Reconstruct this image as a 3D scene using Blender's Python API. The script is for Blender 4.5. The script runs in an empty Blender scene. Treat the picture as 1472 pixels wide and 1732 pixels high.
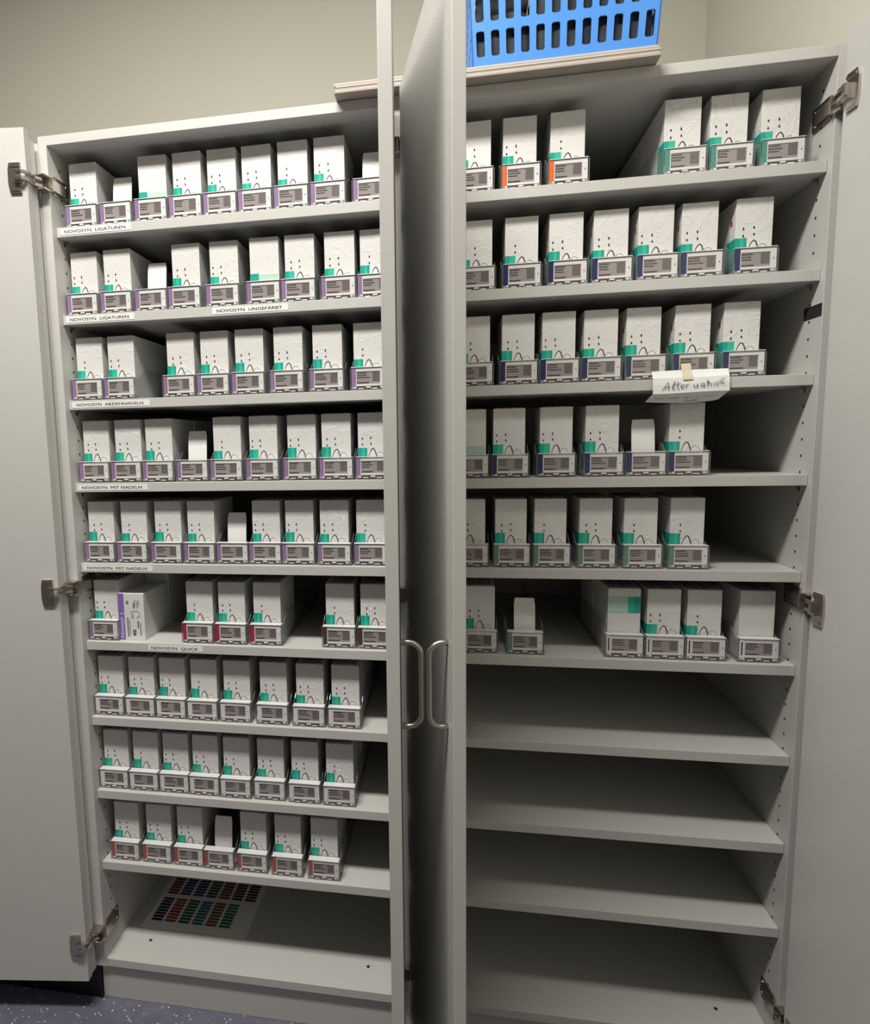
import bpy, bmesh, math, random
from mathutils import Vector, Matrix

random.seed(7)
scene = bpy.context.scene
COL = scene.collection
ZO = 0.117                       # plinth height: shelf heights below are counted from it
PI = math.pi

# ------------------------------------------------------------------ camera
cam_d = bpy.data.cameras.new('camera')
cam = bpy.data.objects.new('camera', cam_d)
COL.objects.link(cam)
yaw, pit, rol = 0.16584, -0.11219, -0.02187
F = Vector((-math.sin(yaw) * math.cos(pit), math.cos(yaw) * math.cos(pit), math.sin(pit)))
R0 = Vector((math.cos(yaw), math.sin(yaw), 0))
U0 = R0.cross(F)
RR = math.cos(rol) * R0 + math.sin(rol) * U0
UU = -math.sin(rol) * R0 + math.cos(rol) * U0
M = Matrix((RR, UU, -F)).transposed().to_4x4()
M.translation = Vector((0.87284, -1.29945, 1.30236 + ZO))
cam.matrix_world = M
cam_d.sensor_fit = 'HORIZONTAL'
cam_d.sensor_width = 36.0
cam_d.lens = 1021.96 * 36.0 / 1472.0
cam_d.shift_x = 145.37 / 1472.0
cam_d.shift_y = 0.0
cam_d.clip_start = 0.02
scene.camera = cam

# ------------------------------------------------------------------ light and exposure
world = bpy.data.worlds.new('world')
scene.world = world
world.use_nodes = True
world.node_tree.nodes['Background'].inputs[0].default_value = (0.9, 0.95, 1.0, 1)
world.node_tree.nodes['Background'].inputs[1].default_value = 0.0
LAMP_X, LAMP_Y, LAMP_Z = 0.32, -0.99, 3.20
ld = bpy.data.lights.new('ceiling_lamp_light', 'AREA')
ld.shape = 'RECTANGLE'
ld.size, ld.size_y = 1.10, 0.24
ld.energy = 78
ld.color = (1.0, 0.962, 0.895)
lo = bpy.data.objects.new('ceiling_lamp_light', ld)
COL.objects.link(lo)
lo.location = (LAMP_X, LAMP_Y, LAMP_Z)
scene.view_settings.view_transform = 'Standard'
scene.view_settings.look = 'None'
scene.view_settings.gamma = 1.0
scene.view_settings.use_curve_mapping = False
scene.view_settings.exposure = 0.0


# ------------------------------------------------------------------ materials
def srgb(r, g, b):
    def c(v):
        v /= 255.0
        return v / 12.92 if v <= 0.04045 else ((v + 0.055) / 1.055) ** 2.4
    return (c(r), c(g), c(b), 1)


def mat(name, col, rough=0.5, metal=0.0, spec=0.4, nscale=0, namt=0.0, bump=0.0, bscale=200, coat=0.0):
    m = bpy.data.materials.new(name)
    m.use_nodes = True
    nt = m.node_tree
    b = nt.nodes['Principled BSDF']
    b.inputs['Base Color'].default_value = col
    b.inputs['Roughness'].default_value = rough
    b.inputs['Metallic'].default_value = metal
    b.inputs['Specular IOR Level'].default_value = spec
    b.inputs['Coat Weight'].default_value = coat
    tc = nt.nodes.new('ShaderNodeTexCoord')
    if nscale:
        n = nt.nodes.new('ShaderNodeTexNoise')
        n.inputs['Scale'].default_value = nscale
        n.inputs['Detail'].default_value = 4
        nt.links.new(tc.outputs['Object'], n.inputs['Vector'])
        mx = nt.nodes.new('ShaderNodeMix')
        mx.data_type = 'RGBA'
        mx.inputs['A'].default_value = tuple(c * (1 - namt) for c in col[:3]) + (1,)
        mx.inputs['B'].default_value = tuple(min(1, c * (1 + namt)) for c in col[:3]) + (1,)
        nt.links.new(n.outputs['Fac'], mx.inputs['Factor'])
        nt.links.new(mx.outputs['Result'], b.inputs['Base Color'])
    if bump:
        n2 = nt.nodes.new('ShaderNodeTexNoise')
        n2.inputs['Scale'].default_value = bscale
        n2.inputs['Detail'].default_value = 3
        nt.links.new(tc.outputs['Object'], n2.inputs['Vector'])
        bp = nt.nodes.new('ShaderNodeBump')
        bp.inputs['Strength'].default_value = bump
        bp.inputs['Distance'].default_value = 0.002
        nt.links.new(n2.outputs['Fac'], bp.inputs['Height'])
        nt.links.new(bp.outputs['Normal'], b.inputs['Normal'])
    return m


def film_mat(name, col):
    """white printed card under a clear shrink film: fine creases catch the lamp"""
    m = mat(name, col, 0.45, nscale=30, namt=0.03, coat=0.7)
    nt = m.node_tree
    b = nt.nodes['Principled BSDF']
    b.inputs['Coat Roughness'].default_value = 0.07
    tc = nt.nodes.new('ShaderNodeTexCoord')
    oi = nt.nodes.new('ShaderNodeObjectInfo')
    add = nt.nodes.new('ShaderNodeVectorMath')
    add.operation = 'ADD'
    mul = nt.nodes.new('ShaderNodeVectorMath')
    mul.operation = 'SCALE'
    mul.inputs['Scale'].default_value = 9.0
    cmb = nt.nodes.new('ShaderNodeCombineXYZ')
    nt.links.new(oi.outputs['Random'], cmb.inputs[0])
    nt.links.new(oi.outputs['Random'], cmb.inputs[2])
    nt.links.new(cmb.outputs[0], mul.inputs[0])
    nt.links.new(tc.outputs['Object'], add.inputs[0])
    nt.links.new(mul.outputs[0], add.inputs[1])
    n = nt.nodes.new('ShaderNodeTexNoise')
    n.inputs['Scale'].default_value = 26
    n.inputs['Detail'].default_value = 3
    n.inputs['Distortion'].default_value = 1.2
    nt.links.new(add.outputs[0], n.inputs['Vector'])
    ramp = nt.nodes.new('ShaderNodeValToRGB')      # thin ridges where the noise crosses one half
    e = ramp.color_ramp.elements
    e[0].position = 0.47
    e[0].color = (0, 0, 0, 1)
    e[1].position = 0.53
    e[1].color = (0, 0, 0, 1)
    k = ramp.color_ramp.elements.new(0.5)
    k.color = (1, 1, 1, 1)
    nt.links.new(n.outputs['Fac'], ramp.inputs['Fac'])
    bp = nt.nodes.new('ShaderNodeBump')
    bp.inputs['Strength'].default_value = 1.0
    bp.inputs['Distance'].default_value = 0.0032
    nt.links.new(ramp.outputs['Color'], bp.inputs['Height'])
    nt.links.new(bp.outputs['Normal'], b.inputs['Coat Normal'])
    bp2 = nt.nodes.new('ShaderNodeBump')
    bp2.inputs['Strength'].default_value = 0.35
    bp2.inputs['Distance'].default_value = 0.001
    nt.links.new(ramp.outputs['Color'], bp2.inputs['Height'])
    nt.links.new(bp2.outputs['Normal'], b.inputs['Normal'])
    return m


def clear_mat(name, tint, gloss, haze=0.08):
    m = bpy.data.materials.new(name)
    m.use_nodes = True
    nt = m.node_tree
    nt.nodes.clear()
    out = nt.nodes.new('ShaderNodeOutputMaterial')
    tr = nt.nodes.new('ShaderNodeBsdfTransparent')
    tr.inputs[0].default_value = tint
    gl = nt.nodes.new('ShaderNodeBsdfGlossy')
    gl.inputs['Roughness'].default_value = 0.12
    df = nt.nodes.new('ShaderNodeBsdfDiffuse')
    df.inputs[0].default_value = (0.7, 0.7, 0.7, 1)
    m1 = nt.nodes.new('ShaderNodeMixShader')
    m1.inputs[0].default_value = gloss
    m2 = nt.nodes.new('ShaderNodeMixShader')
    m2.inputs[0].default_value = haze
    nt.links.new(tr.outputs[0], m2.inputs[1])
    nt.links.new(df.outputs[0], m2.inputs[2])
    nt.links.new(m2.outputs[0], m1.inputs[1])
    nt.links.new(gl.outputs[0], m1.inputs[2])
    nt.links.new(m1.outputs[0], out.inputs[0])
    return m


LAM = mat('light_grey_laminate', (0.52, 0.515, 0.492, 1), 0.42, spec=0.4, nscale=60, namt=0.025, bump=0.06, bscale=900)
EDGE = LAM
WALLM = mat('painted_wall', (0.60, 0.58, 0.505, 1), 0.8, spec=0.2, nscale=3, namt=0.03, bump=0.08, bscale=300)
CEILM = mat('white_ceiling', (0.75, 0.74, 0.70, 1), 0.9, spec=0.1, nscale=5, namt=0.02)
METAL = mat('nickel', (0.56, 0.51, 0.47, 1), 0.28, metal=1.0, nscale=80, namt=0.06)
STEEL = mat('brushed_steel', (0.46, 0.44, 0.40, 1), 0.34, metal=1.0, nscale=120, namt=0.05)
BLACK = mat('black_plinth', (0.006, 0.006, 0.009, 1), 0.5, nscale=40, namt=0.2)
DARKH = mat('drilled_hole', (0.02, 0.018, 0.016, 1), 0.8, nscale=40, namt=0.2)
CARD = film_mat('white_carton_film', (0.665, 0.66, 0.64, 1))
CARDP = mat('white_carton', (0.66, 0.655, 0.635, 1), 0.5, nscale=40, namt=0.03)
SACH = mat('packet_edge_grey', (0.16, 0.15, 0.15, 1), 0.5, nscale=60, namt=0.2)
SACHW = mat('packet_edge_light', (0.45, 0.44, 0.43, 1), 0.5, nscale=60, namt=0.1)
CLEAR = clear_mat('clear_plastic', (0.93, 0.94, 0.94, 1), 0.07)
CLEARF = clear_mat('clear_front_plastic', (0.985, 0.985, 0.985, 1), 0.03, 0.0)
SIDEEDGE = mat('grey_plastic_edge', (0.14, 0.14, 0.14, 1), 0.2, spec=0.6, nscale=80, namt=0.1)
RIM = mat('frosted_plastic_rim', (0.66, 0.66, 0.66, 1), 0.25, spec=0.5, nscale=80, namt=0.03)
RAILD = mat('clip_rail_dark', (0.34, 0.335, 0.335, 1), 0.25, spec=0.6, nscale=300, namt=0.3)
RAILB = mat('clip_rail_dark_patch', (0.05, 0.046, 0.046, 1), 0.3, spec=0.6, nscale=300, namt=0.4)  # dark patches of the pattern along the middle of the rail
ESLW = mat('label_housing_white', (0.76, 0.755, 0.74, 1), 0.35, nscale=60, namt=0.02)
SCRN = mat('grey_paper_display', (0.33, 0.295, 0.29, 1), 0.3, nscale=100, namt=0.04)
INK = mat('dark_display_ink', (0.055, 0.048, 0.05, 1), 0.4, nscale=200, namt=0.1)
INKM = mat('mid_display_ink', (0.15, 0.13, 0.13, 1), 0.4, nscale=200, namt=0.2)
INKR = mat('dark_red_display_ink', (0.075, 0.03, 0.03, 1), 0.4, nscale=200, namt=0.1)
PRINT = mat('black_print', (0.02, 0.02, 0.02, 1), 0.5, nscale=100, namt=0.1)
PRINTG = mat('grey_print', (0.17, 0.16, 0.15, 1), 0.5, nscale=100, namt=0.1)
TEAL = mat('teal_print', (0.010, 0.31, 0.235, 1), 0.4, nscale=20, namt=0.05, coat=0.2)
TEAL2 = mat('teal_print_light', (0.03, 0.42, 0.29, 1), 0.4, nscale=20, namt=0.05, coat=0.2)
REDP = mat('red_print', (0.35, 0.02, 0.015, 1), 0.5, nscale=60, namt=0.1)
TEALP = mat('pale_teal_print', (0.40, 0.56, 0.48, 1), 0.4, nscale=20, namt=0.05, coat=0.2)
PAPER = mat('white_paper', (0.76, 0.76, 0.74, 1), 0.7, nscale=40, namt=0.03)
TAPEB = mat('beige_tape', (0.62, 0.55, 0.42, 1), 0.4, nscale=60, namt=0.05)
TAPED = mat('dark_tape', (0.028, 0.024, 0.027, 1), 0.45, nscale=60, namt=0.15)
GREENINK = mat('green_pen_ink', (0.02, 0.075, 0.055, 1), 0.5, nscale=60, namt=0.1)
BOARD = mat('greyish_board', (0.36, 0.315, 0.28, 1), 0.75, nscale=25, namt=0.12)
BOARD2 = mat('pale_board', (0.52, 0.465, 0.415, 1), 0.75, nscale=25, namt=0.12)
BLUE = mat('blue_plastic', (0.075, 0.27, 0.72, 1), 0.4, spec=0.4, nscale=40, namt=0.04)
DARKC = mat('dark_cloth', (0.030, 0.034, 0.045, 1), 0.8, nscale=30, namt=0.3, bump=0.4, bscale=80)
LIGHTC = mat('pale_cloth', (0.45, 0.45, 0.43, 1), 0.8, nscale=30, namt=0.1)
STRIP = {
    'lilac': mat('lilac_strip', (0.29, 0.175, 0.345, 1), 0.45, nscale=60, namt=0.04),
    'crimson': mat('crimson_strip', (0.42, 0.016, 0.06, 1), 0.45, nscale=60, namt=0.04),
    'brown': mat('brown_strip', (0.085, 0.042, 0.018, 1), 0.45, nscale=60, namt=0.04),
    'brick red': mat('brick_red_strip', (0.42, 0.09, 0.075, 1), 0.45, nscale=60, namt=0.04),
    'orange': mat('orange_strip', (0.78, 0.145, 0.035, 1), 0.45, nscale=60, namt=0.04),
    'teal': mat('teal_strip', (0.05, 0.28, 0.21, 1), 0.45, nscale=60, namt=0.04),
    'navy': mat('navy_strip', (0.014, 0.014, 0.11, 1), 0.45, nscale=60, namt=0.04),
    'sage green': mat('sage_strip', (0.13, 0.27, 0.17, 1), 0.45, nscale=60, namt=0.04),
}


def floor_mat():
    m = mat('speckled_vinyl', (0.115, 0.115, 0.16, 1), 0.35, spec=0.4)
    nt = m.node_tree
    b = nt.nodes['Principled BSDF']
    tc = nt.nodes.new('ShaderNodeTexCoord')
    v = nt.nodes.new('ShaderNodeTexVoronoi')
    v.inputs['Scale'].default_value = 130
    nt.links.new(tc.outputs['Object'], v.inputs['Vector'])
    gt = nt.nodes.new('ShaderNodeMath')
    gt.operation = 'LESS_THAN'
    gt.inputs[1].default_value = 0.26
    nt.links.new(v.outputs['Distance'], gt.inputs[0])
    sep = nt.nodes.new('ShaderNodeSeparateColor')
    nt.links.new(v.outputs['Color'], sep.inputs[0])
    g2 = nt.nodes.new('ShaderNodeMath')
    g2.operation = 'GREATER_THAN'
    g2.inputs[1].default_value = 0.80
    nt.links.new(sep.outputs[0], g2.inputs[0])
    mu = nt.nodes.new('ShaderNodeMath')
    mu.operation = 'MULTIPLY'
    nt.links.new(gt.outputs[0], mu.inputs[0])
    nt.links.new(g2.outputs[0], mu.inputs[1])
    n = nt.nodes.new('ShaderNodeTexNoise')
    n.inputs['Scale'].default_value = 25
    n.inputs['Detail'].default_value = 5
    nt.links.new(tc.outputs['Object'], n.inputs['Vector'])
    mx0 = nt.nodes.new('ShaderNodeMix')
    mx0.data_type = 'RGBA'
    mx0.inputs['A'].default_value = (0.085, 0.085, 0.13, 1)
    mx0.inputs['B'].default_value = (0.17, 0.17, 0.22, 1)
    nt.links.new(n.outputs['Fac'], mx0.inputs['Factor'])
    mx = nt.nodes.new('ShaderNodeMix')
    mx.data_type = 'RGBA'
    mx.inputs['B'].default_value = (0.62, 0.60, 0.56, 1)
    nt.links.new(mx0.outputs['Result'], mx.inputs['A'])
    nt.links.new(mu.outputs[0], mx.inputs['Factor'])
    nt.links.new(mx.outputs['Result'], b.inputs['Base Color'])
    return m


FLOORM = floor_mat()
LAMPM = bpy.data.materials.new('lamp_diffuser')
LAMPM.use_nodes = True
LAMPM.node_tree.nodes['Principled BSDF'].inputs['Base Color'].default_value = (0.8, 0.8, 0.78, 1)
LAMPM.node_tree.nodes['Principled BSDF'].inputs['Emission Color'].default_value = (1, 0.95, 0.86, 1)
LAMPM.node_tree.nodes['Principled BSDF'].inputs['Emission Strength'].default_value = 3.0


# ------------------------------------------------------------------ mesh helpers
class MB:
    """collects shapes; build() links them as ONE mesh object"""

    def __init__(self):
        self.v, self.f, self.m = [], [], []

    def poly(self, pts, mi=0):
        i = len(self.v)
        self.v += [tuple(p) for p in pts]
        self.f.append(tuple(range(i, i + len(pts))))
        self.m.append(mi)

    def hexa(self, p, mi=0):
        i = len(self.v)
        self.v += [tuple(q) for q in p]
        for f in ((0, 3, 2, 1), (4, 5, 6, 7), (0, 1, 5, 4), (1, 2, 6, 5), (2, 3, 7, 6), (3, 0, 4, 7)):
            self.f.append(tuple(i + k for k in f))
            self.m.append(mi)

    def box(self, x0, x1, y0, y1, z0, z1, mi=0):
        self.hexa([(x0, y0, z0), (x1, y0, z0), (x1, y1, z0), (x0, y1, z0),
                   (x0, y0, z1), (x1, y0, z1), (x1, y1, z1), (x0, y1, z1)], mi)

    def prism(self, pts, axis, a, b, mi=0):
        """polygon in the two other axes, extruded along axis from a to b"""
        def P(q, t):
            return {'x': (t, q[0], q[1]), 'y': (q[0], t, q[1]), 'z': (q[0], q[1], t)}[axis]
        n = len(pts)
        i = len(self.v)
        self.v += [P(q, a) for q in pts] + [P(q, b) for q in pts]
        self.f.append(tuple(i + k for k in range(n))[::-1])
        self.f.append(tuple(i + n + k for k in range(n)))
        self.m += [mi, mi]
        for k in range(n):
            l = (k + 1) % n
            self.f.append((i + k, i + l, i + n + l, i + n + k))
            self.m.append(mi)

    def disc(self, c, r, axis, h, n=8, mi=0):
        pts = []
        for k in range(n):
            a = 2 * PI * k / n
            pts.append((math.cos(a) * r, math.sin(a) * r))
        if axis == 'x':
            self.prism([(c[1] + p[0], c[2] + p[1]) for p in pts], 'x', c[0], c[0] + h, mi)
        elif axis == 'y':
            self.prism([(c[0] + p[0], c[2] + p[1]) for p in pts], 'y', c[1], c[1] + h, mi)
        else:
            self.prism([(c[0] + p[0], c[1] + p[1]) for p in pts], 'z', c[2], c[2] + h, mi)

    def tube(self, path, r, n=10, mi=0):
        path = [Vector(p) for p in path]
        i = len(self.v)
        up = None
        for k, p in enumerate(path):
            d = (path[min(k + 1, len(path) - 1)] - path[max(k - 1, 0)]).normalized()
            if up is None:
                up = d.orthogonal().normalized()
            s = d.cross(up).normalized()
            up = s.cross(d).normalized()
            for j in range(n):
                a = 2 * PI * j / n
                q = p + (math.cos(a) * up + math.sin(a) * s) * r
                self.v.append(tuple(q))
        for k in range(len(path) - 1):
            for j in range(n):
                a, b = i + k * n + j, i + k * n + (j + 1) % n
                self.f.append((a, b, b + n, a + n))
                self.m.append(mi)
        self.f.append(tuple(i + j for j in range(n))[::-1])
        self.f.append(tuple(i + (len(path) - 1) * n + j for j in range(n)))
        self.m += [mi, mi]

    def ribbon(self, pts, w, y, mi=0, h=0.00015):
        """flat pen stroke in the xz plane at depth y (facing -y)"""
        P = [Vector((p[0], p[1])) for p in pts]
        L, Rr = [], []
        for k, p in enumerate(P):
            d = (P[min(k + 1, len(P) - 1)] - P[max(k - 1, 0)])
            d = d.normalized() if d.length > 1e-9 else Vector((1, 0))
            nn = Vector((-d.y, d.x)) * (w[k] if isinstance(w, (list, tuple)) else w) / 2
            L.append(p + nn)
            Rr.append(p - nn)
        for k in range(len(P) - 1):
            self.poly([(Rr[k].x, y, Rr[k].y), (Rr[k + 1].x, y, Rr[k + 1].y), (L[k + 1].x, y, L[k + 1].y), (L[k].x, y, L[k].y)], mi)

    def mesh(self, name, mats, bevel=0.0, smooth=False):
        me = bpy.data.meshes.new(name)
        me.from_pydata(self.v, [], self.f)
        for k in (mats if isinstance(mats, (list, tuple)) else [mats]):
            me.materials.append(k)
        for p, k in zip(me.polygons, self.m):
            p.material_index = k
            p.use_smooth = smooth
        me.update()
        if bevel:
            bm = bmesh.new()
            bm.from_mesh(me)
            bmesh.ops.bevel(bm, geom=list(bm.edges), offset=bevel, segments=2, affect='EDGES', profile=0.5)
            bm.to_mesh(me)
            bm.free()
        return me


def link(name, me, parent=None, loc=(0, 0, 0), rz=0.0):
    o = bpy.data.objects.new(name, me)
    COL.objects.link(o)
    o.parent = parent
    o.location = loc
    o.rotation_euler = (0, 0, rz)
    return o


def tag(o, label=None, cat=None, group=None, kind=None):
    if label:
        o['label'] = label
    if cat:
        o['category'] = cat
    if group:
        o['group'] = group
    if kind:
        o['kind'] = kind
    return o


def boxmesh(name, x0, x1, y0, y1, z0, z1, m, bevel=0.0008):
    b = MB()
    b.box(x0, x1, y0, y1, z0, z1)
    return b.mesh(name, m, bevel)


def text_mesh(body, size, sx=1.0, mi=0, spacing=1.0):
    """vector outline of a word as (verts, faces) in the xy plane, left-aligned"""
    cu = bpy.data.curves.new('text', 'FONT')
    cu.body = body
    cu.size = size
    cu.space_character = spacing
    cu.resolution_u = 3
    ob = bpy.data.objects.new('text', cu)
    COL.objects.link(ob)
    dg = bpy.context.evaluated_depsgraph_get()
    me = bpy.data.meshes.new_from_object(ob.evaluated_get(dg))
    vs = [(v.co.x * sx, v.co.y) for v in me.vertices]
    fs = [tuple(p.vertices) for p in me.polygons]
    bpy.data.objects.remove(ob)
    bpy.data.curves.remove(cu)
    bpy.data.meshes.remove(me)
    return vs, fs


def add_text(b, body, size, fn, mi, sx=1.0, width=None, spacing=1.0, bold=0.0):
    vs, fs = text_mesh(body, size, sx, spacing=spacing)
    if width:
        w = max(v[0] for v in vs) - min(v[0] for v in vs)
        x0 = min(v[0] for v in vs)
        vs = [((v[0] - x0) * width / w, v[1]) for v in vs]
    for k in ((0, 0), (bold, 0), (-bold, 0)) if bold else ((0, 0),):
        i = len(b.v)
        b.v += [fn(v[0] + k[0], v[1] + k[1]) for v in vs]
        for f in fs:
            b.f.append(tuple(i + q for q in f))
            b.m.append(mi)


# ------------------------------------------------------------------ the room
XL, XR, YF, YB, ZC = -4.6, 1.632, -5.2, 0.80, 3.26


def struct(name, me, label, cat):
    o = link(name, me)
    tag(o, label, cat, kind='structure')
    return o


struct('floor', boxmesh('floor', XL - .1, XR + .1, YF - .1, YB + .1, -.1, 0, FLOORM, 0), 'blue-grey vinyl floor with pale speckles', 'floor')
struct('ceiling', boxmesh('ceiling', XL - .1, XR + .1, YF - .1, YB + .1, ZC, ZC + .1, CEILM, 0), 'plain white ceiling over the cabinets', 'ceiling')
struct('wall_back', boxmesh('wall_back', XL - .1, XR + .1, YB, YB + .1, 0, ZC, WALLM, 0), 'beige painted wall behind the cabinets', 'wall')
struct('wall_right', boxmesh('wall_right', XR, XR + .1, YF, YB, 0, ZC, WALLM, 0), 'beige painted side wall beside the right cabinet', 'wall')
struct('wall_left', boxmesh('wall_left', XL - .1, XL, YF, YB, 0, ZC, WALLM, 0), 'beige painted wall on the far left', 'wall')
struct('wall_front', boxmesh('wall_front', XL, XR, YF - .1, YF, 0, ZC, WALLM, 0), 'beige painted wall opposite the cabinets', 'wall')

lamp = link('ceiling_lamp', None)
lamp.location = (LAMP_X, LAMP_Y, 0)
tag(lamp, 'long flat ceiling lamp above the open cabinets', 'lamp')
b = MB()
b.box(-.60, .60, -.155, .155, LAMP_Z + .02, ZC)
link('housing', b.mesh('lamp_housing', ESLW, 0.002), lamp)
b = MB()
b.box(-.58, .58, -.135, .135, LAMP_Z + .008, LAMP_Z + .02)
link('diffuser', b.mesh('lamp_diffuser', LAMPM), lamp)

# ------------------------------------------------------------------ cabinets
T = 0.020
YP = -0.014           # front of the carcass
YBK = 0.56
W = 0.7589
SZ = [1.800 - 0.192 * i + ZO for i in range(9)]       # shelf top heights
ST = 0.0213
ZB0, ZB1 = -0.0165 + ZO, 0.005 + ZO                    # bottom panel
ZT0, ZT1 = 1.9685 + ZO, 1.9885 + ZO                    # top panel
DZ0, DZ1 = -0.016 + ZO, 1.986 + ZO                     # doors
DT = 0.0200
HINGE_Z = [1.886 + ZO, 0.978 + ZO, 0.084 + ZO]


def hinge(parent, sx, xi, cup, ddir, path, zc, slim=1.0):
    """mounting plate on the side panel, bent arm, cup flange on the door"""
    h = link('hinge', None, parent)
    b = MB()
    b.box(xi, xi + sx * 0.004, -.004, .051, zc - .018, zc + .023) if sx > 0 else b.box(xi + sx * 0.004, xi, -.004, .051, zc - .018, zc + .023)
    for (yy, zz) in ((.043, zc + .015), (.043, zc - .011)):
        b.disc((xi + sx * .004 if sx > 0 else xi - .0055, yy, zz), .003, 'x', .0015, 10)
    b.disc((xi + sx * .004 if sx > 0 else xi - .0055, .022, zc + .002), .0035, 'x', .0015, 10)
    link('mounting_plate', b.mesh('mounting_plate', METAL, 0.0006), h)
    b = MB()
    # inner strap, U channel in front of the panel edge, link strap to the cup
    def bx(xa, xb, y0, y1, z0, z1):
        b.box(min(xa, xb), max(xa, xb), y0, y1, z0, z1)
    bx(xi + sx * .0035, xi + sx * .0100, -.018, .030, zc - .012, zc + .012)
    bx(xi - sx * .0190, xi + sx * .0115, -.0185, -.0155, zc - .016, zc + .016)
    bx(xi - sx * .0190, xi + sx * .005, -.0365, -.0185, zc + .0130, zc + .0160)
    bx(xi - sx * .0190, xi + sx * .005, -.0365, -.0185, zc - .0160, zc - .0130)
    bx(xi - sx * .016, xi - sx * .013, -.0350, -.0185, zc - .0130, zc + .0130)
    P = [Vector((p[0], p[1])) for p in path]
    for k in range(len(P) - 1):
        d = (P[k + 1] - P[k]).normalized()
        nn = Vector((-d.y, d.x)) * 0.0030
        a, c = P[k] - d * .0012, P[k + 1] + d * .0012
        for z0, z1 in ((zc + .004, zc + .0105), (zc - .0105, zc - .004)):
            b.hexa([(a.x - nn.x, a.y - nn.y, z0), (c.x - nn.x, c.y - nn.y, z0), (c.x + nn.x, c.y + nn.y, z0), (a.x + nn.x, a.y + nn.y, z0),
                    (a.x - nn.x, a.y - nn.y, z1), (c.x - nn.x, c.y - nn.y, z1), (c.x + nn.x, c.y + nn.y, z1), (a.x + nn.x, a.y + nn.y, z1)])
    link('arm', b.mesh('hinge_arm', METAL, 0.0008), h)
    # cup flange, drawn in the door's own frame
    d = Vector((ddir[0], ddir[1])).normalized()
    nrm = Vector((-d.y, d.x))
    if (Vector((path[-1][0], path[-1][1])) - Vector(cup)).dot(nrm) < 0:
        nrm = -nrm
    cx, cy = cup
    zz = zc - .003

    def W3(u, w, z):
        return (cx + d.x * u + nrm.x * w, cy + d.y * u + nrm.y * w, z)
    b = MB()
    prof = [(-.010, zz + .031), (.014, zz + .031), (.0175, zz + .018), (.018, zz - .010), (.015, zz - .031), (-.009, zz - .031), (-.010, zz - .020), (-.006, zz - .018), (-.006, zz + .018), (-.010, zz + .020)]
    i = len(b.v)
    m_ = len(prof)
    b.v += [W3(u, 0.0002, z) for u, z in prof] + [W3(u, .0045 * (.5 + .5 * slim), z) for u, z in prof]
    b.f.append(tuple(i + k for k in range(m_)))
    b.f.append(tuple(i + m_ + k for k in range(m_)))
    b.m += [0, 0]
    for k in range(m_):
        l = (k + 1) % m_
        b.f.append((i + k, i + l, i + m_ + l, i + m_ + k))
        b.m.append(0)
    # knuckle on the cup
    for (u0, u1, w1, z0, z1) in ((-.012, .004, .011, zz - .012, zz + .012), (-.008, .0, .014, zz - .006, zz + .014), (-.010, .012, .006, zz + .022, zz + .027), (-.006, .012, .006, zz - .027, zz - .022)):
        w1 = .0045 + (w1 - .0045) * slim
        b.hexa([W3(u0, .0045, z0), W3(u1, .0045, z0), W3(u1, w1, z0), W3(u0, w1, z0), W3(u0, .0045, z1), W3(u1, .0045, z1), W3(u1, w1, z1), W3(u0, w1, z1)])
    link('hinge_cup', b.mesh('hinge_cup', METAL, 0.0), h)
    return h


def door(parent, inner, direction, outward, width=0.396, handle=0.0, label=None):
    """inner = hinge-side corner of the inside face, outward = towards the outside face"""
    d = Vector(direction).normalized()
    o = Vector(outward).normalized()
    o = (o - d * o.dot(d)).normalized()
    i = Vector(inner)
    b = MB()
    c = [i, i + d * width, i + d * width + o * DT, i + o * DT]
    if (c[1] - c[0]).cross(c[2] - c[1]) < 0:
        c = [c[0], c[3], c[2], c[1]]
    b.hexa([(q.x, q.y, DZ0) for q in c] + [(q.x, q.y, DZ1) for q in c])
    dr = link('door', b.mesh('door', LAM, 0.0011), parent)
    if label:
        dr['label'] = label
    if handle:
        hz0, hz1 = 0.8655 + ZO, 0.9995 + ZO
        base = i + d * (width - .032) + o * DT
        pr = handle
        r = .0046
        pts = []
        rc = .020

        def P(t, z):
            q = base + o * t
            return (q.x, q.y, z)
        pts.append(P(-.001, hz1))
        pts.append(P(pr - rc, hz1))
        for k in range(1, 9):
            a = PI / 2 * k / 8
            pts.append(P(pr - rc + rc * math.sin(a), hz1 - rc + rc * math.cos(a)))
        for k in range(0, 9):
            a = PI / 2 * k / 8
            pts.append(P(pr - rc + rc * math.cos(a), hz0 + rc - rc * math.sin(a)))
        pts.append(P(-.001, hz0))
        b = MB()
        b.tube(pts, r, 12)
        ho = link('handle', b.mesh('handle', STEEL, 0, True), dr)
        ho['label'] = 'brushed steel bow handle'
    return dr


SHELF_TXT = {0: [('NOVOSYN  LIGATUREN', .0100, .172)], 1: [('NOVOSYN  LIGATUREN', .0090, .168), ('NOVOSYN  UNGEFÄRBT', .361, .172)],
             2: [('NOVOSYN  ABZIEHNADELN', .0090, .193)], 3: [('NOVOSYN  MIT NADELN', .0085, .176)], 4: [('NOVOSYN  MIT NADELN', .0072, .178)],
             5: [('NOVOSYN  QUICK', .162, .137)]}


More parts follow.
